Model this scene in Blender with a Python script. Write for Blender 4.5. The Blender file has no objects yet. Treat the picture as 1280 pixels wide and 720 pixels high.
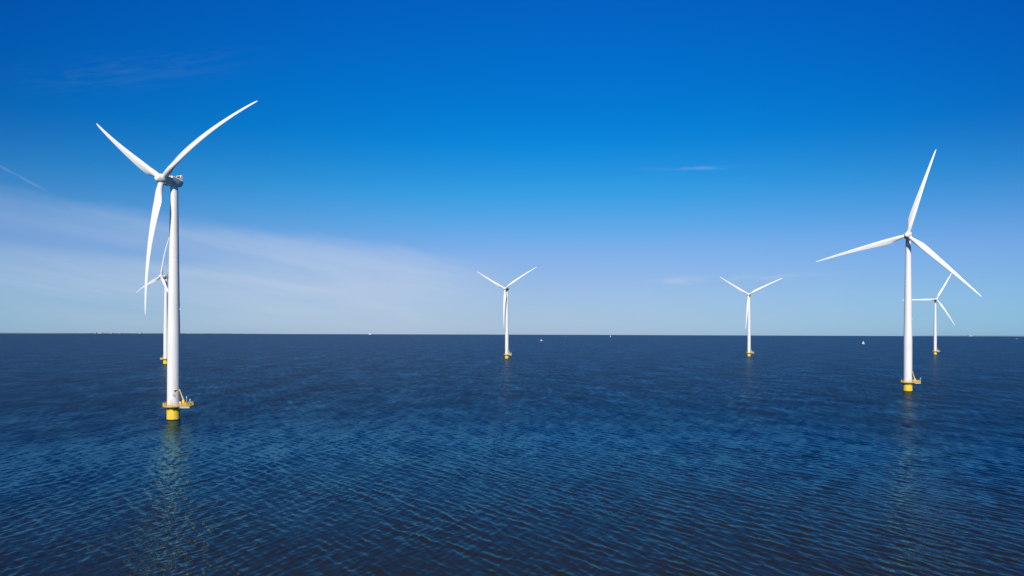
import bpy, bmesh, math, random
import numpy as np
from mathutils import Matrix, Vector
R = math.radians
rng = np.random.default_rng(7)
random.seed(7)
scene = bpy.context.scene
COL = scene.collection

# ------------------------------------------------------------------ helpers
def mat(name, color, rough=0.5, metal=0.0, noise=None, coat=0.0):
    m = bpy.data.materials.new(name); m.use_nodes = True
    nt = m.node_tree; b = nt.nodes['Principled BSDF']
    b.inputs['Roughness'].default_value = rough
    b.inputs['Metallic'].default_value = metal
    b.inputs['Coat Weight'].default_value = coat
    b.inputs['Base Color'].default_value = (*color, 1)
    if noise:
        c2, scale, stretch, lo, hi = noise
        tc = nt.nodes.new('ShaderNodeTexCoord'); mp = nt.nodes.new('ShaderNodeMapping')
        mp.inputs['Scale'].default_value = stretch
        n = nt.nodes.new('ShaderNodeTexNoise'); n.inputs['Scale'].default_value = scale
        n.inputs['Detail'].default_value = 6
        r = nt.nodes.new('ShaderNodeValToRGB')
        r.color_ramp.elements[0].position = lo; r.color_ramp.elements[1].position = hi
        r.color_ramp.elements[0].color = (*color, 1); r.color_ramp.elements[1].color = (*c2, 1)
        L = nt.links.new
        L(tc.outputs['Object'], mp.inputs[0]); L(mp.outputs[0], n.inputs['Vector'])
        L(n.outputs['Fac'], r.inputs[0]); L(r.outputs[0], b.inputs['Base Color'])
    return m

def loft(bm, rings, cap=True):
    """rings: list of lists of 3-D points, same length"""
    vr = [[bm.verts.new(p) for p in ring] for ring in rings]
    n = len(vr[0])
    for a, b in zip(vr[:-1], vr[1:]):
        for i in range(n):
            j = (i + 1) % n
            bm.faces.new((a[i], a[j], b[j], b[i]))
    if cap:
        bm.faces.new(vr[0][::-1]); bm.faces.new(vr[-1])
    return vr

def lathe(bm, prof, n=40, cx=0, cy=0, cap=True):
    loft(bm, [[(cx + r * math.cos(2*math.pi*i/n), cy + r * math.sin(2*math.pi*i/n), z) for i in range(n)] for r, z in prof], cap)

def box(bm, lo, hi, M=None):
    vs = []
    for z in (lo[2], hi[2]):
        for x, y in ((lo[0], lo[1]), (hi[0], lo[1]), (hi[0], hi[1]), (lo[0], hi[1])):
            p = Vector((x, y, z)); vs.append(bm.verts.new(M @ p if M else p))
    for f in ((3,2,1,0), (4,5,6,7), (0,1,5,4), (1,2,6,5), (2,3,7,6), (3,0,4,7)):
        bm.faces.new([vs[i] for i in f])

def tube(bm, pts, r, n=10):
    """tube along pts; r number or list"""
    pts = [Vector(p) for p in pts]
    rs = r if isinstance(r, (list, tuple)) else [r] * len(pts)
    rings = []
    for i, p in enumerate(pts):
        d = (pts[min(i+1, len(pts)-1)] - pts[max(i-1, 0)]).normalized()
        q = d.to_track_quat('Z', 'Y')
        rings.append([p + q @ Vector((rs[i]*math.cos(2*math.pi*k/n), rs[i]*math.sin(2*math.pi*k/n), 0)) for k in range(n)])
    loft(bm, rings)

def make(name, bm, material, parent=None, smooth=True, angle=35, bevel=0):
    bmesh.ops.recalc_face_normals(bm, faces=bm.faces)
    me = bpy.data.meshes.new(name)
    if bevel:
        bmesh.ops.bevel(bm, geom=[e for e in bm.edges if e.is_manifold and e.calc_face_angle(0) > R(40)], offset=bevel, segments=2, affect='EDGES')
    if smooth:
        for f in bm.faces: f.smooth = True
        for e in bm.edges:
            if e.is_manifold and e.calc_face_angle(0) > R(angle): e.smooth = False
    bm.to_mesh(me); bm.free()
    for m in (material if isinstance(material, (list, tuple)) else [material]):
        me.materials.append(m)
    o = bpy.data.objects.new(name, me); COL.objects.link(o)
    if parent: o.parent = parent
    return o

def thing(name, label, cat, loc, rz=0, group=None):
    o = bpy.data.objects.new(name, None); COL.objects.link(o)
    o.location = loc; o.rotation_euler = (0, 0, rz); o.empty_display_size = 1
    o['label'] = label; o['category'] = cat
    if group: o['group'] = group
    return o

# ------------------------------------------------------------------ camera
H_CAM = 35.0
cam_d = bpy.data.cameras.new('camera'); cam = bpy.data.objects.new('camera', cam_d); COL.objects.link(cam)
cam_d.sensor_width = 36; cam_d.lens = 884.0 / 1280 * 36
cam_d.shift_y = 56.2 / 1280
cam_d.clip_start = 0.5; cam_d.clip_end = 60000
cam.matrix_world = Matrix.Translation((0, 0, H_CAM)) @ Matrix.Rotation(R(90), 4, 'X') @ Matrix.Rotation(R(0.175), 4, 'Z')
scene.camera = cam

# ------------------------------------------------------------------ materials
M_WHITE = mat('white_paint', (0.80, 0.79, 0.765), 0.38, noise=((0.70, 0.70, 0.68), 0.6, (1, 1, 0.12), 0.45, 0.8))
M_BLADE = mat('blade_gelcoat', (0.80, 0.79, 0.765), 0.32, noise=((0.66, 0.66, 0.64), 0.5, (1, 1, 0.3), 0.55, 0.9))
M_YELLOW = mat('yellow_paint', (0.90, 0.565, 0.012), 0.45, noise=((0.88, 0.62, 0.12), .7, (1, 1, 0.8), 0.48, 0.62))
M_RAIL = mat('railing_paint', (0.90, 0.57, 0.05), 0.5)
M_GRATE = mat('grating', (0.30, 0.30, 0.30), 0.6, 0.4)
M_EDGE = mat('deck_edge', (0.75, 0.75, 0.72), 0.5)
M_CRANE = mat('crane_paint', (0.80, 0.55, 0.16), 0.45)
M_DARK = mat('dark_equipment', (0.04, 0.035, 0.03), 0.6)
M_RUST = mat('rusty_fitting', (0.30, 0.15, 0.05), 0.7)
M_GRILLE = mat('cooler_grille', (0.16, 0.09, 0.045), 0.7)
M_GROWTH = mat('marine_growth', (0.015, 0.02, 0.015), 0.8)
M_CAB = mat('cabinet_grey', (0.6, 0.6, 0.6), 0.5)
M_RED = mat('red_lens', (0.4, 0.02, 0.02), 0.2)
M_SAIL = mat('sail_cloth', (0.82, 0.82, 0.80), 0.7)
M_HULL = mat('hull_gelcoat', (0.78, 0.78, 0.78), 0.25)
M_HULLB = mat('hull_navy', (0.03, 0.05, 0.12), 0.25)
M_ALU = mat('aluminium_mast', (0.6, 0.6, 0.62), 0.35, 0.6)
M_GLASS = mat('boat_window', (0.02, 0.03, 0.04), 0.1)
M_WALL = mat('plaster_wall', (0.42, 0.43, 0.43), 0.7)
M_ROOF = mat('roof_sheet', (0.45, 0.30, 0.24), 0.7)
M_LAND = mat('shore_vegetation', (0.07, 0.10, 0.05), 0.9, noise=((0.13, 0.14, 0.09), 0.01, (1, 1, 1), 0.4, 0.6))

# ------------------------------------------------------------------ turbine parts
HUB_H = 95.0
DECK = 5.4

def blade_bm(a, b, c, Rt=53.8):
    """blade in its own frame: z along the span, x towards the leading edge, y upwind"""
    bm = bmesh.new(); rings = []; n = 28
    # (radius, chord, thickness ratio, twist deg)
    tab = [(1.2, 2.15, 1.0, 14), (2.6, 2.15, 1.0, 14), (4.5, 2.45, .82, 13.5), (7, 3.0, .58, 12), (10, 3.45, .42, 10), (13, 3.4, .34, 8.4),
           (18, 3.0, .28, 6), (24, 2.5, .24, 4.2), (31, 1.98, .21, 2.6), (38, 1.52, .19, 1.4), (45, 1.12, .18, .6), (50, .84, .18, 0),
           (52.5, .60, .18, 0), (53.5, .34, .18, 0), (Rt, .10, .2, 0)]
    rs = np.array([t[0] for t in tab])
    span = np.concatenate([np.linspace(1.2, 14, 18), np.linspace(15.5, 50, 24), [51.5, 52.5, 53.0, 53.5, 53.7, Rt]])
    for r in span:
        ch, th, tw = (float(np.interp(r, rs, [t[k] for t in tab])) for k in (1, 2, 3))
        k = min(1, max(0, (r - 2.6) / 7.0)); k = k*k*(3-2*k)          # circle -> aerofoil
        tw = R(tw); ring = []
        for i in range(n):
            t = 2*math.pi*i/n
            cx, cy = 0.5*math.cos(t), 0.5*math.sin(t)*1.0
            xx = 0.5*(1+math.cos(t))                                  # 1 = leading edge
            q = 1 - xx
            yt = 5*(.2969*math.sqrt(q) - .126*q - .3516*q*q + .2843*q**3 - .1015*q**4) * (1 if math.sin(t) >= 0 else -0.75)
            ax, ay = xx - 0.68, yt
            x = (cx*(1-k) + ax*k) * ch
            y = (cy*(1-k)*ch) + ay*k*th*ch
            xr = x*math.cos(tw) - y*math.sin(tw)*1
            yr = x*math.sin(tw) + y*math.cos(tw)
            ring.append((xr + c*r*r, yr + a*r - b*r*r, r))
        rings.append(ring)
    loft(bm, rings)
    return bm

def hub_bm():
    bm = bmesh.new(); n = 40          # axis along +y (upwind)
    prof = [(0.02, 2.75), (.75, 2.73), (1.15, 2.62), (1.34, 2.4), (1.52, 2.0), (1.80, 1.45), (1.95, .7), (1.97, 0), (1.95, -.9), (1.85, -1.45), (1.45, -1.55)]
    loft(bm, [[(r*math.cos(2*math.pi*i/n), y, r*math.sin(2*math.pi*i/n)) for i in range(n)] for r, y in prof])
    for k in range(3):                # sockets the blades bolt on to
        M = Matrix.Rotation(2*math.pi*k/3, 4, 'Y')
        loft(bm, [[M @ Vector((r*math.cos(2*math.pi*i/24), r*math.sin(2*math.pi*i/24) + .08, z)) for i in range(24)] for r, z in ((1.24, .3), (1.24, 1.95), (1.2, 2.1), (1.1, 2.12))])
    return bm

OV = 5.3     # rotor centre ahead of the tower axis
def nacelle_bm():
    """origin on tower axis at hub height, +y upwind"""
    bm = bmesh.new(); n = 40
    # generator barrel
    loft(bm, [[(r*math.cos(2*math.pi*i/n), y, r*math.sin(2*math.pi*i/n) - .05) for i in range(n)]
              for r, y in ((1.3, 3.95), (1.95, 3.85), (2.1, 3.65), (2.12, 2.3), (2.0, 2.2))])
    rings = []
    for y, w, top, bot, cham in ((2.25, 1.95, 1.85, -1.95, .4), (1.4, 2.0, 1.8, -1.95, .45), (-.5, 2.0, 1.5, -1.95, .6), (-1.8, 1.98, 1.15, -1.85, .7), (-2.6, 1.9, 1.0, -1.6, .7), (-2.95, 1.7, .8, -1.2, .6)):
        c2 = .55
        b_ = w-.75*min(1, (top-bot)/3.4)
        pts = [(-b_, bot+c2), (-b_+c2*.3, bot+c2*.3), (-b_+c2, bot), (b_-c2, bot), (b_-c2*.3, bot+c2*.3), (b_, bot+c2),
               (w, top-cham), (w-cham*.35, top-cham*.4), (w-cham*.9, top), (-w+cham*.9, top), (-w+cham*.35, top-cham*.4), (-w, top-cham)]
        rings.append([(x, y, z) for x, z in pts])
    loft(bm, rings)
    lathe(bm, [(1.46, -2.35), (1.46, -1.85)], 32)   # yaw bearing collar
    return bm

def cooler_bms():
    fr = bmesh.new()
    y = -2.35
    box(fr, (-1.6, y-.15, .7), (-1.4, y+.15, 2.95)); box(fr, (1.4, y-.15, .7), (1.6, y+.15, 2.95))
    box(fr, (-1.4, y-.15, 2.75), (1.4, y+.15, 2.95)); box(fr, (-1.4, y-.15, .7), (1.4, y+.15, 1.5))
    box(fr, (-1.4, y-.13, 1.5), (-.45, y+.13, 2.75))
    # triangular wing panels that brace the frame fore and aft
    for sx in (-1.58, 1.48):
        v = [fr.verts.new(p) for p in ((sx, y+.15, .85), (sx, y+1.3, 1.0), (sx, y+.15, 3.0), (sx+.1, y+.15, .85), (sx+.1, y+1.3, 1.0), (sx+.1, y+.15, 3.0))]
        for f in ((0,1,2), (5,4,3), (0,3,4,1), (1,4,5,2), (2,5,3,0)): fr.faces.new([v[i] for i in f])
    gr = bmesh.new()
    box(gr, (-.45, y-.05, 1.5), (1.4, y+.05, 2.75))
    for i in range(5): box(gr, (-.44, y+.045, 1.6+i*.24), (1.39, y+.12, 1.67+i*.24))
    eq = bmesh.new()
    box(eq, (-1.2, y+.4, .95), (-.4, y+1.0, 1.9))
    ms = bmesh.new(); tube(ms, [(.3, y, 2.9), (.3, y, 4.2)], .04, 6); tube(ms, [(0, y, 4.1), (.6, y, 4.1)], .03, 6)
    return fr, gr, eq, ms

def tower_bm():
    bm = bmesh.new(); prof = []
    for i in range(25):
        t = i/24; z = DECK + .02 + t*(HUB_H - 2.0 - DECK)
        r = 2.40 - .1*t if t < .3 else 2.37 - (t-.3)/.7*.93
        prof.append((r, z))
    lathe(bm, prof, 56)
    for z in (34.6, 64.8):                    # bolted section flanges
        t = (z-DECK)/(HUB_H-2-DECK); r = 2.40-.1*t if t < .3 else 2.37-(t-.3)/.7*.93
        lathe(bm, [(r, z), (r+.035, z+.01), (r+.035, z+.14), (r, z+.15)], 56, cap=False)
    return bm

def foundation_bms():
    a = bmesh.new(); lathe(a, [(2.5, .3), (2.5, DECK-.45), (2.62, DECK-.43), (2.62, DECK-.2), (2.5, DECK-.18), (2.5, DECK)], 56)
    g = bmesh.new(); lathe(g, [(2.5, -6), (2.5, .1), (2.5, .295)], 56)
    f = bmesh.new()                            # one knee bracket below the deck
    loft(f, [[(2.48, y, DECK-1.5), (2.75, y, DECK-1.5), (3.5, y, DECK-.6), (3.5, y, DECK-.3), (2.48, y, DECK-.3)] for y in (-.12, .12)])
    return a, g, f

def deck_outline(inset=0.0, n=36):
    """round walkway round the tower, with a lay-down bay towards +x"""
    r = 3.9 - inset; w = 2.35 - inset; L = 7.1 - inset
    pts = []
    a0 = math.asin(w/r)
    for i in range(n+1):
        t = a0 + (2*math.pi - 2*a0)*i/n
        pts.append((r*math.cos(t), r*math.sin(t)))
    pts += [(4.6, -w), (5.8, -w), (L-.35, -w), (L, -w+.5), (L, w-.5), (L-.35, w), (5.8, w), (4.6, w)]
    return pts

def deck_bms():
    out = deck_outline(); d = bmesh.new()
    loft(d, [[(x, y, z) for x, y in out] for z in (DECK-.16, DECK)])
    inn = deck_outline(.12)
    e = bmesh.new(); o2 = deck_outline(-.04)     # pale edge beam and the two bearers of the bay
    vr = [[e.verts.new((x, y, z)) for x, y in o] for o, z in ((o2, DECK-.22), (o2, DECK+.05), (deck_outline(.02), DECK+.05), (deck_outline(.02), DECK-.22))]
    n = len(o2)
    for k in range(4):
        A, B = vr[k], vr[(k+1) % 4]
        for i in range(n): e.faces.new((A[i], A[(i+1) % n], B[(i+1) % n], B[i]))
    br = []
    for y in (-2.2, 1.95):
        q = bmesh.new(); box(q, (2.0, y, DECK-.62), (6.8, y+.25, DECK-.225)); br.append(q)
    # railing
    rl = bmesh.new(); rail = deck_outline(.06)
    P = [Vector((x, y, DECK)) for x, y in rail]
    n = len(P)
    for i in range(n):
        a, b = P[i], P[(i+1) % n]
        for h, rr in ((1.4, .07), (.75, .05), (.15, .10)):
            tube(rl, [a+Vector((0,0,h)), b+Vector((0,0,h))], rr, 6)
    # posts at even spacing
    acc = 0; posts = []
    for i in range(n):
        a, b = P[i], P[(i+1) % n]; seg = (b-a).length; t = (1.05-acc) if acc else 0
        while t < seg:
            posts.append(a+(b-a)*t/seg); t += 1.05
        acc = seg-(t-1.05)
    for p in posts: tube(rl, [p, p+Vector((0,0,1.42))], .045, 6)
    # wire-mesh infill, built as thin bars
    for i in range(n):
        a, b = P[i], P[(i+1) % n]; m = max(1, int((b-a).length/.22))
        for k in range(m):
            p = a+(b-a)*(k+.5)/m
            tube(rl, [p+Vector((0,0,.15)), p+Vector((0,0,1.4))], .032, 4)
    return d, e, rl, br

def crane_bms():
    ped = bmesh.new(); x0, y0 = 4.0, -.6
    lathe(ped, [(.42, DECK+.01), (.42, DECK+1.1), (.5, DECK+1.12), (.5, DECK+1.6), (.36, DECK+2.0)], 20, x0, y0)
    box(ped, (x0-.45, y0-.35, DECK+1.5), (x0+.45, y0+.35, DECK+2.5))
    bo = bmesh.new()
    tube(bo, [(x0, y0, DECK+2.2), (x0-.75, y0, DECK+4.4), (x0-1.35, y0, DECK+6.3)], [.26, .22, .18], 8)
    tube(bo, [(x0-1.35, y0, DECK+6.3), (x0-2.1, y0-.6, DECK+6.65), (x0-3.0, y0-2.2, DECK+6.4)], [.2, .2, .16], 8)
    box(bo, (x0-1.75, y0-.3, DECK+6.0), (x0-1.15, y0+.3, DECK+6.6))
    cy = bmesh.new(); tube(cy, [(x0+.35, y0, DECK+1.9), (x0-.35, y0, DECK+4.1)], .11, 8)
    hk = bmesh.new(); tube(hk, [(x0-3.0, y0-2.2, DECK+6.4), (x0-3.0, y0-2.2, DECK+4.9)], .03, 6); lathe(hk, [(.05, DECK+4.9), (.18, DECK+4.8), (.18, DECK+4.55), (.05, DECK+4.4)], 10, x0-3.0, y0-2.2)
    return ped, bo, cy, hk

def misc_bms():
    cab = bmesh.new()
    box(cab, (2.75, -1.9, DECK+.01), (3.45, -1.2, DECK+1.9))
    door = bmesh.new()
    box(door, (-.45, -2.40, DECK+.3), (.45, -2.25, DECK+2.5))
    box(door, (-.5, -3.0, DECK+.01), (.5, -2.35, DECK+.25))
    post = bmesh.new()
    tube(post, [(6.9, -1.7, DECK), (6.9, -1.7, DECK+2.7)], .06, 8)
    box(post, (6.75, -1.85, DECK+2.3), (7.05, -1.55, DECK+2.95))
    aer = bmesh.new()
    tube(aer, [(4.7, .9, DECK), (4.7, .9, DECK+3.9)], .05, 8); box(aer, (4.6, .8, DECK+3.1), (4.8, 1.0, DECK+3.6))
    lamp = bmesh.new()
    box(lamp, (2.05, -.2, 43.8), (2.75, .2, 43.95)); lathe(lamp, [(.16, 43.95), (.2, 44.1), (.2, 44.4), (.1, 44.5)], 12, 2.6, 0)
    return cab, door, post, aer, lamp

# mesh library: each part built once, its mesh shared by every turbine
LIB = {}
def lib(key, name, bm, m, **k):
    o = make(name, bm, m, **k); LIB[key] = (name, o.data); bpy.data.objects.remove(o)
lib('tower', 'tower', tower_bm(), M_WHITE)
f1, f2, f3 = foundation_bms()
lib('foundation', 'foundation', f1, M_YELLOW); lib('growth', 'waterline_band', f2, M_GROWTH); lib('bracket', 'bracket', f3, M_RUST)
d1, d2, d3, d4 = deck_bms()
lib('deck', 'platform', d1, M_GRATE, angle=30); lib('edge', 'edge_beam', d2, M_GRATE, angle=30)
for i, q in enumerate(d4): lib(f'bearer_{i}', 'bearer', q, M_EDGE)
lib('rail', 'railing', d3, M_RAIL)
c1, c2, c3, c4 = crane_bms()
lib('crane', 'crane', c1, M_YELLOW); lib('boom', 'boom', c2, M_CRANE); lib('ram', 'cylinder_ram', c3, M_ALU); lib('hook', 'hook', c4, M_DARK)
m1, m2, m3, m4, m5 = misc_bms()
lib('cabinet', 'cabinet', m1, M_CAB, bevel=.04); lib('door', 'door', m2, M_CAB); lib('post', 'lamp_post', m3, M_EDGE); lib('aerial', 'aerial', m4, M_EDGE); lib('lamp', 'obstruction_light', m5, M_WHITE)
lib('nacelle', 'nacelle', nacelle_bm(), M_WHITE, angle=25)
k1, k2, k3, k4 = cooler_bms()
lib('cooler', 'cooler', k1, M_WHITE); lib('grille', 'grille', k2, M_GRILLE); lib('housing', 'equipment_housing', k3, M_DARK); lib('sensor', 'sensor_mast', k4, M_DARK)
lib('hub', 'hub', hub_bm(), M_BLADE)
lib('blade', 'blade', blade_bm(.158, .0032, 0.0), M_BLADE)
# the nearest rotor's blades, each bent a little differently by wind and weight
lib('bent_0', 'blade', blade_bm(.185, .0038, .00036), M_BLADE)
lib('bent_1', 'blade', blade_bm(.165, .0030, .0002), M_BLADE)
lib('bent_2', 'blade', blade_bm(.128, .0021, .0003), M_BLADE)

def put(key, parent, mw=None):
    name, me = LIB[key]
    o = bpy.data.objects.new(name, me); COL.objects.link(o); o.parent = parent
    if mw is not None: o.matrix_local = mw
    return o

def turbine(label, x, y, yaw, phi, tilt=6.2, blade='blade', deck_rz=0.0, dh=0.0):
    t = thing('wind_turbine', label, 'wind turbine', (x, y, 0), 0, 'white wind turbines standing in the sea')
    D = Matrix.Rotation(R(deck_rz), 4, 'Z')
    f = put('foundation', t, D); put('growth', f); 
    for ang in (-118, -72, -50, 20, 150): put('bracket', f, Matrix.Rotation(R(ang), 4, 'Z'))
    p = put('deck', t, D); put('edge', p); put('bearer_0', p); put('bearer_1', p); put('rail', p); put('cabinet', p); put('post', p); put('aerial', p)
    c = put('crane', t, D); put('boom', c); put('ram', c); put('hook', c)
    tw = put('tower', t, D); put('door', tw); put('lamp', tw)
    # local +y of nacelle/hub = upwind = (-sin yaw, -cos yaw): rotate about z by 180 - yaw
    N = Matrix.Translation((0, 0, HUB_H + dh)) @ Matrix.Rotation(math.pi - R(yaw), 4, 'Z')
    n = put('nacelle', t, N @ Matrix.Translation((0, 0, -.1))); k = put('cooler', n); put('grille', n); put('sensor', n); put('housing', n)
    rot = N @ Matrix.Translation((0, OV, 0)) @ Matrix.Rotation(R(tilt), 4, 'X')
    # seen from upwind the angle phi runs clockwise; x of this frame points to the viewer's left
    put('hub', t, rot @ Matrix.Rotation(R(-phi), 4, 'Y'))
    for i in range(3):
        put(blade + (f'_{i}' if blade == 'bent' else ''), t, rot @ Matrix.Rotation(R(-(phi + 120*i)), 4, 'Y') @ Matrix.Scale(-1, 4, (1, 0, 0)))
    return t

turbine('largest and nearest white wind turbine, rising from a yellow foundation at the left', -135.0, 282.3, 27.3, 61.2, 6.2, 'bent', 6)
turbine('second largest white wind turbine, standing at the right with one blade pointing almost straight up', 243.0, 434.0, 34.1, 15.7, 5.6, deck_rz=4)
turbine('small white wind turbine near the middle of the sea, just left of a sailing boat', -7.0, 963.3, 28.7, 58.8, 6.1, deck_rz=-10)
turbine('small white wind turbine standing alone between the middle and right turbines, blades in a Y', 365.3, 1089.6, 28.2, 63.6, 6.6, deck_rz=-4)
turbine('farthest small white wind turbine, seen behind and right of the big right turbine', 729.4, 1218.9, 14.0, 29.1, 6.0, deck_rz=-10)
turbine('small white wind turbine mostly hidden behind the tower of the nearest turbine', -377.4, 771.2, 34.4, 252.0, 6.1, deck_rz=150)

# ------------------------------------------------------------------ boats
def at(px, d):            # direction of a photo column, at depth d
    return ((px-640)/884*d, d)

def hull_bm(L, B, Hh, sheer=.25):
    bm = bmesh.new(); rings = []
    for i in range(15):
        t = i/14; x = (t-.5)*L
        w = B/2*(1-(max(0, t-.35)/.65)**2.2)*(.8+.2*min(1, t/.3)); w = max(w, .03)
        top = Hh*(1+sheer*(t**2)); kz = -.5+.5*max(0, t-.8)/.2
        rings.append([(x, -w, top), (x, -w*.96, top*.5), (x, -w*.7, -.1), (x, 0, min(kz, -.1)), (x, w*.7, -.1), (x, w*.96, top*.5), (x, w, top)])
    loft(bm, rings)
    return bm

def sail_bm(pts, bulge=.6, th=.03):
    """three-cornered sail with belly; pts: tack, clew, head"""
    bm = bmesh.new(); A, B, C = (Vector(p) for p in pts); n = 8; nrm = (B-A).cross(C-A).normalized()
    g = {}
    for s in (0, 1):
        for i in range(n+1):
            for j in range(n+1-i):
                u, v = i/n, j/n; w = 1-u-v
                g[s, i, j] = bm.verts.new(A*w+B*u+C*v + nrm*(bulge*4*(u*w+v*w*.5+u*v*.5) + (th if s else 0)))
    for s in (0, 1):
        for i in range(n):
            for j in range(n-i):
                f = [g[s,i,j], g[s,i+1,j], g[s,i,j+1]]; bm.faces.new(f if s else f[::-1])
                if i+j < n-1:
                    f = [g[s,i+1,j], g[s,i+1,j+1], g[s,i,j+1]]; bm.faces.new(f if s else f[::-1])
    return bm

def sailboat(label, px, d, L=12, rz=0, sails=True, navy=False, mast=15):
    x, y = at(px, d)
    t = thing('sailing_boat', label, 'sailing boat', (x, y, 0), R(rz), 'sailing boats out on the sea')
    h = make('hull', hull_bm(L, L*.3, 1.3), M_HULLB if navy else M_HULL, t)
    cb = bmesh.new(); loft(cb, [[(-L*.2, -1.2, 1.3), (-L*.2, 1.2, 1.3), (-L*.2, .9, 2.2), (-L*.2, -.9, 2.2)], [(L*.15, -1.1, 1.3), (L*.15, 1.1, 1.3), (L*.15, .8, 2.0), (L*.15, -.8, 2.0)], [(L*.25, -.7, 1.35), (L*.25, .7, 1.35), (L*.25, .5, 1.5), (L*.25, -.5, 1.5)]])
    c = make('cabin', cb, M_HULL, t, bevel=.05)
    m = bmesh.new(); tube(m, [(L*.08, 0, 1.2), (L*.08, 0, mast+1)], [.14, .09], 8); tube(m, [(L*.08, 0, 2.6), (-L*.36, 0, 2.6)], .09, 8)
    make('mast', m, M_ALU, t)
    if sails:
        make('mainsail', sail_bm([(L*.07, 0, 2.8), (-L*.36, .3, 2.8), (L*.07, 0, mast+.6)]), M_SAIL, t)
        make('jib', sail_bm([(L*.48, 0, 1.9), (L*.1, .8, 2.2), (L*.1, 0, mast*.9)]), M_SAIL, t)
    else:
        make('lowered_mainsail', sail_bm([(L*.07, 0, 2.6), (-L*.36, .3, 2.6), (L*.05, 0, 7.0)]), M_SAIL, t)
    return t

def motorboat(label, px, d, L=13, rz=0):
    x, y = at(px, d)
    t = thing('motor_boat', label, 'motor boat', (x, y, 0), R(rz))
    make('hull', hull_bm(L, L*.32, 1.6, .5), M_HULL, t)
    cb = bmesh.new(); loft(cb, [[(-L*.25, -w, 1.6), (-L*.25+.2, -w+.2, 3.4), (L*.1, -w+.2, 3.4), (L*.22, -w, 1.6)] for w in (1.7, -1.7)])
    c = make('wheelhouse', cb, M_HULL, t, smooth=False)
    w = bmesh.new(); box(w, (-L*.22, -1.73, 2.4), (L*.1, 1.73, 3.0)); make('window', w, M_GLASS, c, smooth=False)
    m = bmesh.new(); tube(m, [(-1, 0, 3.3), (-1, 0, 5.4)], .06, 6); make('mast', m, M_ALU, t)
    return t

sailboat('white yacht with its mainsail half lowered right of the middle turbine, nearest boat there', 676.8, 3150, L=14, rz=12, sails=False, mast=17)
sailboat('tiny pale sailing boat near the horizon, between two brighter boats right of the middle turbine', 707.3, 5900, L=10, rz=75, navy=True, mast=19)
sailboat('bright white sailing boat on the horizon, right of the tiny pale one', 763, 6500, L=15, rz=40, mast=20)
sailboat('white sailing boat under full sail, left of the big right turbine', 1079.3, 2500, L=8.5, rz=150, mast=9.8)
motorboat('small white motor boat near the horizon at the far right', 1271, 5400, L=13, rz=25)

def ship(label, px, d):
    x, y = at(px, d)
    t = thing('ferry', label, 'ship', (x, y, 0), R(160))
    make('hull', hull_bm(60, 12, 5, .3), M_HULL, t)
    s = bmesh.new(); box(s, (-24, -5, 5), (14, 5, 12)); box(s, (-16, -4.4, 12), (10, 4.4, 17)); make('superstructure', s, M_HULL, t, smooth=False)
    f = bmesh.new(); lathe(f, [(1.6, 17), (1.4, 24)], 16, -6, 0); make('funnel', f, M_HULLB, t)
    return t
ship('white ship right on the horizon, between the nearest turbine and the middle one', 462.5, 12500)

# ------------------------------------------------------------------ distant shores
def shore(name, px0, px1, d, hmax):
    bm = bmesh.new(); n = 140
    v = []
    for i in range(n+1):
        t = i/n; px = px0+(px1-px0)*t; dd = d*(1+.01*math.sin(t*9))
        x, y = at(px, dd); e = min(1, t*6, (1-t)*6)
        h = hmax*e*(.35+.65*random.random()**1.5) + .3
        v.append([bm.verts.new((x, y-250*e, -1)), bm.verts.new((x, y-180*e, h*.6)), bm.verts.new((x, y, h)), bm.verts.new((x, y+300, h*.8)), bm.verts.new((x, y+300, -1))])
    for a, b in zip(v[:-1], v[1:]):
        for k in range(4): bm.faces.new((a[k], b[k], b[k+1], a[k+1]))
    o = make(name, bm, M_LAND, smooth=False); o['kind'] = 'structure'
    return o
shore('shore', -60, 345, 14200, 8)
shore('shore', 1150, 1330, 14400, 8)
def shed(label, px, d, w, h, rz=0, cat='building'):
    x, y = at(px, d)
    t = thing('waterfront_building', label, cat, (x, y, 0), R(rz), 'pale buildings on the far shore')
    b = bmesh.new(); box(b, (-w/2, -20, -1), (w/2, 20, h)); make('wall', b, M_WALL, t, smooth=False)
    r = bmesh.new(); loft(r, [[(-w/2-1, -21, h), (-w/2-1, 21, h), (-w/2-1, 0, h+h*.25)], [(w/2+1, -21, h), (w/2+1, 21, h), (w/2+1, 0, h+h*.25)]]); make('roof', r, M_WALL, t, smooth=False)
for lab, px, w, h in (('short pale building on the left horizon, left end of the white row', 119.5, 26, 17),
                      ('long white building on the left horizon, beside the short one', 126, 75, 16),
                      ('pale building in the middle of the row on the left horizon', 139.3, 45, 14),
                      ('faint pale building on the left horizon, before the long gap in the row', 150.5, 28, 14),
                      ('pale building on the left horizon, nearest the big turbine of the row', 175.5, 32, 15),
                      ('long white building on the far right horizon, right of the farthest turbine', 1212.5, 70, 18)):
    shed(lab, px, 13900, w, h)

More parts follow.
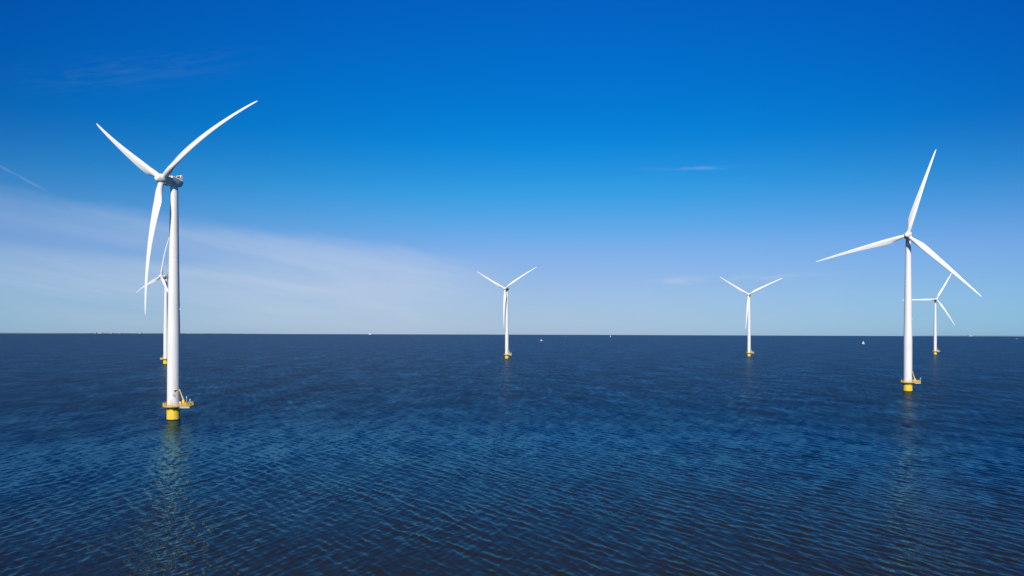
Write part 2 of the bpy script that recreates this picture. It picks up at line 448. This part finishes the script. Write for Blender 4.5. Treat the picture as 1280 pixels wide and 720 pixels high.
# ------------------------------------------------------------------ sea
WIND = R(34.0)        # travel direction of the waves in plan (angle from +x)
def build_sea():
    # rings: fine near, coarser out to the horizon
    r = [1.0, 12, 25, 38, 50, 60]; x = 60.0
    while x < 15000:
        if x < 190: dx = .2
        elif x < 1500: dx = .2*(x/190)**2
        else: dx = x*.0077
        x += dx; r.append(min(x, 15000))
    r = np.array(r)
    front = np.arange(-42, 42.001, .075)
    back = np.arange(46, 315, 4.0)
    az = np.radians(np.concatenate([front, back]))
    nr, na = len(r), len(az)
    Rr, A = np.meshgrid(r, az, indexing='ij')
    X = (Rr*np.sin(A)).ravel(); Y = (Rr*np.cos(A)).ravel(); RR = Rr.ravel(); isback = (A > R(43)).ravel()
    dr = np.gradient(r); DR = np.repeat(dr, na)
    sp = np.maximum(DR, RR*R(.075)); sp[isback] = 1e3
    Z = np.zeros_like(X); DX = np.zeros_like(X); DY = np.zeros_like(X)
    ncomp = 200
    lam = np.exp(rng.uniform(np.log(.7), np.log(5.0), ncomp)); 
    lam[:8] = rng.uniform(16, 34, 8)
    resid = np.zeros_like(X)
    act = np.where(RR < 1500)[0]
    Xa, Ya, spa = X[act], Y[act], sp[act]
    Za = np.zeros(len(act)); DXa = Za.copy(); DYa = Za.copy(); Ra = Za.copy()
    # slow envelope makes wave groups
    envs = []
    for e in range(5):
        v = np.zeros(len(act))
        for _ in range(7):
            kk = 2*math.pi/rng.uniform(9, 45); t_ = rng.uniform(0, 6.283)
            v += np.cos(kk*(math.cos(t_)*Xa+math.sin(t_)*Ya)+rng.uniform(0, 6.283))
        envs.append(np.clip(1+.2*v, .4, 1.7))
    for i, l in enumerate(lam):
        u_ = rng.random()             # two crossing wave trains and some confused chop
        if l > 15: th = R(48)+rng.normal(0, R(15))
        elif u_ < .55: th = R(32)+rng.normal(0, R(13))
        elif u_ < .80: th = R(-14)+rng.normal(0, R(15))
        else: th = R(60)+rng.normal(0, R(40))
        s = .0063*(1.3 if 1.2 < l < 3.0 else .85) if l < 15 else .0035
        s *= rng.rayleigh(1/1.25)
        k = 2*math.pi/l; a = s*math.sqrt(2)/k
        fade = np.clip((l/spa-2.2)/4.5, 0, 1)*(envs[i % 5] if l < 15 else 1)
        ph = k*(math.cos(th)*Xa+math.sin(th)*Ya)+rng.uniform(0, 6.283)
        c, sn = np.cos(ph), np.sin(ph)
        Za += a*fade*c; DXa -= 1.0*a*fade*math.cos(th)*sn; DYa -= 1.0*a*fade*math.sin(th)*sn
        Ra += (s*s)*(1-np.clip((l/spa-2.2)/4.5, 0, 1)**2)
    Z[act] = Za; X[act] += DXa; Y[act] += DYa
    tot = Ra.max(); resid[:] = 1; resid[act] = Ra/tot
    print('sea mss', tot, 'verts', len(X), 'rings', nr)
    co = np.stack([X, Y, Z], 1)
    i0 = np.arange(nr-1)[:, None]*na; j = np.arange(na)[None, :]; j2 = (j+1) % na
    q = np.stack([i0+j, i0+j2, i0+na+j2, i0+na+j], 2).reshape(-1, 4)[:, ::-1]
    me = bpy.data.meshes.new('sea')
    me.vertices.add(len(co)); me.vertices.foreach_set('co', co.ravel().astype(np.float32))
    me.loops.add(q.size); me.loops.foreach_set('vertex_index', q.ravel().astype(np.int32))
    me.polygons.add(len(q)); me.polygons.foreach_set('loop_start', np.arange(0, q.size, 4, dtype=np.int32))
    me.polygons.foreach_set('use_smooth', np.ones(len(q), dtype=bool))
    me.update(); 
    at_ = me.attributes.new('ripple', 'FLOAT', 'POINT'); at_.data.foreach_set('value', resid.astype(np.float32))
    o = bpy.data.objects.new('water', me); COL.objects.link(o); o['kind'] = 'structure'
    return o

def water_material():
    m = bpy.data.materials.new('sea_water'); m.use_nodes = True
    nt = m.node_tree; N = nt.nodes; L = nt.links.new; b = N['Principled BSDF']
    def math_(op, a, c=None):
        n = N.new('ShaderNodeMath'); n.operation = op
        for k, v in ((0, a), (1, c)):
            if v is None: continue
            if isinstance(v, (int, float)): n.inputs[k].default_value = v
            else: L(v, n.inputs[k])
        return n.outputs[0]
    def vm(op, a, c=None, scale=None):
        n = N.new('ShaderNodeVectorMath'); n.operation = op
        for k, v in ((0, a), (1, c)):
            if v is None: continue
            if isinstance(v, tuple): n.inputs[k].default_value = v
            else: L(v, n.inputs[k])
        if scale is not None:
            if isinstance(scale, (int, float)): n.inputs['Scale'].default_value = scale
            else: L(scale, n.inputs['Scale'])
        return n.outputs[0]
    g = N.new('ShaderNodeNewGeometry')
    def slopes(stretch, scale, detail, seed, ang=WIND):
        mp = N.new('ShaderNodeMapping'); mp.vector_type = 'TEXTURE'
        mp.inputs['Rotation'].default_value = (0, 0, ang); mp.inputs['Scale'].default_value = (1, stretch, 1)
        mp.inputs['Location'].default_value = (seed, seed*.7, 0)
        L(g.outputs['Position'], mp.inputs['Vector'])
        t = N.new('ShaderNodeTexNoise'); t.inputs['Scale'].default_value = scale; t.inputs['Detail'].default_value = detail
        t.inputs['Roughness'].default_value = .6
        L(mp.outputs[0], t.inputs['Vector'])
        return vm('MULTIPLY', vm('SUBTRACT', t.outputs['Color'], (.5, .5, .5)), (1, 1, 0))
    # wind patches: large slow variation of the ripple strength
    pn = N.new('ShaderNodeTexNoise'); pn.inputs['Scale'].default_value = .03; pn.inputs['Detail'].default_value = 10; pn.inputs['Roughness'].default_value = .74
    pm = N.new('ShaderNodeMapping'); pm.inputs['Rotation'].default_value = (0, 0, -R(18)); pm.inputs['Scale'].default_value = (.6, 1.3, 1)
    L(g.outputs['Position'], pm.inputs['Vector']); L(pm.outputs[0], pn.inputs['Vector'])
    mr = N.new('ShaderNodeMapRange'); mr.inputs['From Min'].default_value = .35; mr.inputs['From Max'].default_value = .65
    mr.inputs['To Min'].default_value = .75; mr.inputs['To Max'].default_value = 1.2
    L(pn.outputs['Fac'], mr.inputs['Value']); patch = mr.outputs[0]
    at_ = N.new('ShaderNodeAttribute'); at_.attribute_name = 'ripple'
    s1 = vm('SCALE', slopes(2.2, 1.6, 3, 3.1), scale=math_('MULTIPLY', patch, .13))
    s2 = vm('SCALE', slopes(9.0, .30, 2, 9.7, R(24)), scale=math_('MULTIPLY', math_('MULTIPLY', patch, at_.outputs['Fac']), .55))
    far = at_.outputs['Fac']
    s3 = vm('ADD', vm('SCALE', slopes(9.0, .26, 2, 21.3, R(-1)), scale=math_('MULTIPLY', far, .55)), vm('SCALE', slopes(9.0, .33, 2, 31.3, R(-26)), scale=math_('MULTIPLY', far, .55)))
    # wave direction carries more slope than the cross direction
    s = vm('ADD', vm('ADD', s1, s2), s3)
    vr = N.new('ShaderNodeVectorRotate'); vr.rotation_type = 'Z_AXIS'; vr.inputs['Angle'].default_value = WIND
    L(vm('MULTIPLY', s, (1.0, .9, 0)), vr.inputs['Vector'])
    nn = vm('NORMALIZE', vm('ADD', g.outputs['Normal'], vr.outputs[0]))
    L(nn, b.inputs['Normal'])
    rr = N.new('ShaderNodeMapRange'); rr.inputs['To Min'].default_value = .04; rr.inputs['To Max'].default_value = .44
    L(at_.outputs['Fac'], rr.inputs['Value'])
    # fine wind rows seen as slightly rougher and smoother water
    def rows(scale, stretch, ang, seed):
        mp = N.new('ShaderNodeMapping'); mp.vector_type = 'TEXTURE'; mp.inputs['Rotation'].default_value = (0, 0, ang)
        mp.inputs['Scale'].default_value = (1, stretch, 1); mp.inputs['Location'].default_value = (seed, seed, 0); L(g.outputs['Position'], mp.inputs['Vector'])
        t = N.new('ShaderNodeTexNoise'); t.inputs['Scale'].default_value = scale; t.inputs['Detail'].default_value = 3; L(mp.outputs[0], t.inputs['Vector'])
        return math_('SUBTRACT', t.outputs['Fac'], .5)
    rw = math_('ADD', math_('ADD', rows(.45, 12, R(22), 5), rows(.40, 12, 0.0, 15)), math_('ADD', rows(.45, 12, R(-22), 25), rows(.05, 5, R(4), 35)))
    rwf = math_('ADD', math_('MULTIPLY', math_('MULTIPLY', rw, at_.outputs['Fac']), 1.1), 1.0)
    L(math_('MULTIPLY', math_('MULTIPLY', rr.outputs[0], patch), rwf), b.inputs['Roughness'])
    b.inputs['Coat Weight'].default_value = 1; b.inputs['Coat IOR'].default_value = 1.02; b.inputs['Coat Roughness'].default_value = .3; b.inputs['Coat Tint'].default_value = (.70, .895, .955, 1)
    b.inputs['IOR'].default_value = 1.18; b.inputs['Specular Tint'].default_value = (1, .90, 1, 1)
    # body colour: blue-green far out, turbid brown set by distance around the camera
    sn = N.new('ShaderNodeTexNoise'); sn.inputs['Scale'].default_value = .012; sn.inputs['Detail'].default_value = 5
    L(g.outputs['Position'], sn.inputs['Vector'])
    sp = N.new('ShaderNodeSeparateXYZ'); L(g.outputs['Position'], sp.inputs[0])
    dx = math_('DIVIDE', math_('SUBTRACT', sp.outputs[0], 10), 110); dy = math_('DIVIDE', math_('SUBTRACT', sp.outputs[1], 20), 130)
    dist = math_('SQRT', math_('ADD', math_('MULTIPLY', dx, dx), math_('MULTIPLY', dy, dy)))
    f = math_('ADD', dist, math_('MULTIPLY', math_('SUBTRACT', sn.outputs['Fac'], .5), .9))
    cr = N.new('ShaderNodeValToRGB'); cr.color_ramp.interpolation = 'EASE'; cr.color_ramp.elements[0].position = .35; cr.color_ramp.elements[1].position = 1.0
    fm = math_('DIVIDE', f, 2.0)
    cr.color_ramp.elements[0].color = (.042, .024, .010, 1); cr.color_ramp.elements[1].color = (.0001, .018, .044, 1)
    L(fm, cr.inputs[0]); L(cr.outputs[0], b.inputs['Base Color'])
    return m
sea = build_sea(); sea.data.materials.append(water_material())

# ------------------------------------------------------------------ sky and sun
SUN_EL, SUN_AZ = 34.0, 191.5      # compass-like angle from +y towards +x: the sun stands behind the camera, a little left
world = bpy.data.worlds.new('World'); scene.world = world; world.use_nodes = True
def build_world():
    nt = world.node_tree; N = nt.nodes; L = nt.links.new
    bg = N['Background']
    sky = N.new('ShaderNodeTexSky'); sky.sky_type = 'NISHITA'; sky.sun_disc = False
    sky.sun_elevation = R(SUN_EL); sky.sun_rotation = R(SUN_AZ)
    sky.air_density = 1.0; sky.dust_density = .3; sky.ozone_density = 4.0; sky.altitude = 0
    def M(op, a, c=None, d=None, clamp=False):
        n = N.new('ShaderNodeMath'); n.operation = op; n.use_clamp = clamp
        for k, v in ((0, a), (1, c), (2, d)):
            if v is None: continue
            if isinstance(v, (int, float)): n.inputs[k].default_value = v
            else: L(v, n.inputs[k])
        return n.outputs[0]
    def ss(v, lo, hi, a=0., b=1.):
        n = N.new('ShaderNodeMapRange'); n.interpolation_type = 'SMOOTHSTEP'; n.inputs['From Min'].default_value = lo; n.inputs['From Max'].default_value = hi
        n.inputs['To Min'].default_value = a; n.inputs['To Max'].default_value = b
        L(v, n.inputs['Value']); return n.outputs[0]
    tc = N.new('ShaderNodeTexCoord'); sep = N.new('ShaderNodeSeparateXYZ'); L(tc.outputs['Generated'], sep.inputs[0])
    deg = 180/math.pi
    az = M('MULTIPLY', M('ARCTAN2', sep.outputs[0], sep.outputs[1]), deg)      # degrees, + to the right
    el = M('MULTIPLY', M('ARCSINE', sep.outputs[2]), deg)
    def noise(sx, sy, slope, scale, detail, seed, rough=.55):
        cb = N.new('ShaderNodeCombineXYZ')
        L(M('MULTIPLY', az, sx), cb.inputs[0]); L(M('MULTIPLY', M('ADD', el, M('MULTIPLY', az, slope)), sy), cb.inputs[1]); cb.inputs[2].default_value = seed
        n = N.new('ShaderNodeTexNoise'); n.inputs['Scale'].default_value = scale; n.inputs['Detail'].default_value = detail; n.inputs['Roughness'].default_value = rough
        n.inputs['Distortion'].default_value = .4
        L(cb.outputs[0], n.inputs['Vector']); return n.outputs['Fac']
    # -- cirrus veil, thinning upwards along a line that falls to the right
    edge = M('ADD', M('MULTIPLY', az, -.10), 5.9)
    wob = M('MULTIPLY', M('SUBTRACT', noise(.07, .25, .10, 1, 5, 2.0), .5), 2.6)
    q = M('SUBTRACT', M('ADD', edge, wob), el)
    veil = M('MULTIPLY', M('ADD', M('MULTIPLY', ss(q, -.5, .9), .45), M('MULTIPLY', ss(q, -.8, 3.6), .55)), ss(az, 2, -9))
    st = noise(.045, .42, .17, 1, 8, 5.0, .62)
    streak = ss(st, .34, .68, .5, 1.)
    def gap(e0, slope, w, amt):
        d_ = M('DIVIDE', M('SUBTRACT', M('SUBTRACT', el, e0), M('MULTIPLY', M('ADD', az, 36), slope)), w)
        g_ = M('MULTIPLY', M('EXPONENT', M('MULTIPLY', M('MULTIPLY', d_, d_), -1)), ss(az, -17, -29))
        return M('SUBTRACT', 1, M('MULTIPLY', g_, amt))
    streak = M('MULTIPLY', M('MULTIPLY', streak, gap(6.3, -.09, .8, .75)), gap(2.0, -.03, .6, .35))
    low = ss(el, -.5, 3.5, .35, 1)
    left = ss(az, -44, -26, .55, 1.)
    veil = M('MULTIPLY', M('MULTIPLY', veil, streak), M('MULTIPLY', low, left))
    # -- single wisps
    def wisp(a0, e0, aw, ew, slope, seed):
        da = M('DIVIDE', M('SUBTRACT', az, a0), aw)
        de = M('DIVIDE', M('SUBTRACT', M('SUBTRACT', el, e0), M('MULTIPLY', M('SUBTRACT', az, a0), slope)), ew)
        n = noise(.5, 3.0, -slope, 1, 5, seed)
        d2 = M('ADD', M('MULTIPLY', da, da), M('MULTIPLY', de, de))
        return M('MULTIPLY', M('EXPONENT', M('MULTIPLY', d2, -1)), ss(n, .32, .68))
    w = M('MULTIPLY', wisp(14.6, 12.75, 3.0, .11, -.03, 1.3), .16)
    w = M('ADD', w, M('MULTIPLY', wisp(13.2, 4.2, 1.8, .35, .02, 7.1), .35))
    w = M('ADD', w, M('MULTIPLY', wisp(20, 4.3, 3.2, .25, .03, 3.1), .25))
    #, 14, 2.5, .3, .02, 8.8), .03))
    w = M('ADD', w, M('MULTIPLY', wisp(-34.9, 10.2, 1.7, .09, -.50, 8.1), .2))
    w = M('ADD', w, M('MULTIPLY', wisp(-28, 18, 6, .9, .25, 4.4), .025))
    cloud = M('ADD', M('MULTIPLY', veil, .53), w, clamp=True)
    # -- pale haze low over the horizon
    e7 = M('DIVIDE', el, 7.0); hz = M('EXPONENT', M('MULTIPLY', M('MULTIPLY', e7, e7), -1))
    azc = M('DIVIDE', M('SUBTRACT', az, 0), 31); hz = M('MULTIPLY', hz, M('EXPONENT', M('MULTIPLY', M('MULTIPLY', azc, azc), -.5)))
    # deep, clear polarised blue: the sky's colour graded by height above the horizon
    rp = N.new('ShaderNodeValToRGB'); e = rp.color_ramp.elements
    tab = [(0.3, .19, .64, 1.25), (1.5, .20, .60, 1.1), (4, .23, .58, .98), (6.5, .26, .62, 1.0), (9, .14, .68, 1.02), (11.3, .06, .72, 1.06), (15, .007, .66, 1.13),
           (18.5, .006, .62, 1.20), (25, .008, .56, 1.32), (33, .01, .36, .85), (50, .02, .23, .55), (89, .04, .23, .55)]
    while len(e) > 1: e.remove(e[-1])
    for k, (x, r_, g_, b_) in enumerate(tab):
        q_ = e[0] if k == 0 else e.new(x/90)
        q_.position = x/90; q_.color = (r_/2, g_/2, b_/2, 1)
    L(M('DIVIDE', M('ABSOLUTE', el), 90), rp.inputs[0])
    hs = N.new('ShaderNodeVectorMath'); hs.operation = 'MULTIPLY'; L(sky.outputs[0], hs.inputs[0]); L(rp.outputs[0], hs.inputs[1])
    hs2 = N.new('ShaderNodeVectorMath'); hs2.operation = 'SCALE'; L(hs.outputs[0], hs2.inputs[0]); hs2.inputs['Scale'].default_value = 2
    # lens vignette put into the sky colour: higher sky darker towards both sides
    a36 = M('DIVIDE', az, 36); k = M('MULTIPLY', M('MINIMUM', M('MULTIPLY', a36, a36), 1.2), ss(el, 3, 15))
    cb = N.new('ShaderNodeCombineXYZ'); cb.inputs[0].default_value = 1
    L(M('SUBTRACT', 1, M('MULTIPLY', k, .34)), cb.inputs[1]); L(M('SUBTRACT', 1, M('MULTIPLY', k, .18)), cb.inputs[2])
    hs3 = N.new('ShaderNodeVectorMath'); hs3.operation = 'MULTIPLY'; L(hs2.outputs[0], hs3.inputs[0]); L(cb.outputs[0], hs3.inputs[1])
    def mix(f, c1, c2):
        n = N.new('ShaderNodeMix'); n.data_type = 'RGBA'; L(f, n.inputs['Factor'])
        for k, v in ((6, c1), (7, c2)):
            if isinstance(v, tuple): n.inputs[k].default_value = v
            else: L(v, n.inputs[k])
        return n.outputs[2]
    c = mix(M('MULTIPLY', hz, .40), hs3.outputs[0], (7.4, 5.7, 6.0, 1))
    c = mix(cloud, c, (5.9, 6.7, 7.9, 1))
    L(c, bg.inputs['Color']); bg.inputs['Strength'].default_value = .10
build_world()

sd = bpy.data.lights.new('sun', 'SUN'); sd.energy = 4.8; sd.angle = R(.53); sd.color = (1, .93, .82)
so = bpy.data.objects.new('sun', sd); COL.objects.link(so)
d = Vector((math.sin(R(SUN_AZ))*math.cos(R(SUN_EL)), math.cos(R(SUN_AZ))*math.cos(R(SUN_EL)), math.sin(R(SUN_EL))))
so.rotation_euler = d.to_track_quat('Z', 'Y').to_euler(); so.location = (0, -50, 120)

scene.view_settings.view_transform = 'Standard'; scene.view_settings.look = 'None'
scene.view_settings.exposure = 0.0; scene.view_settings.gamma = 1
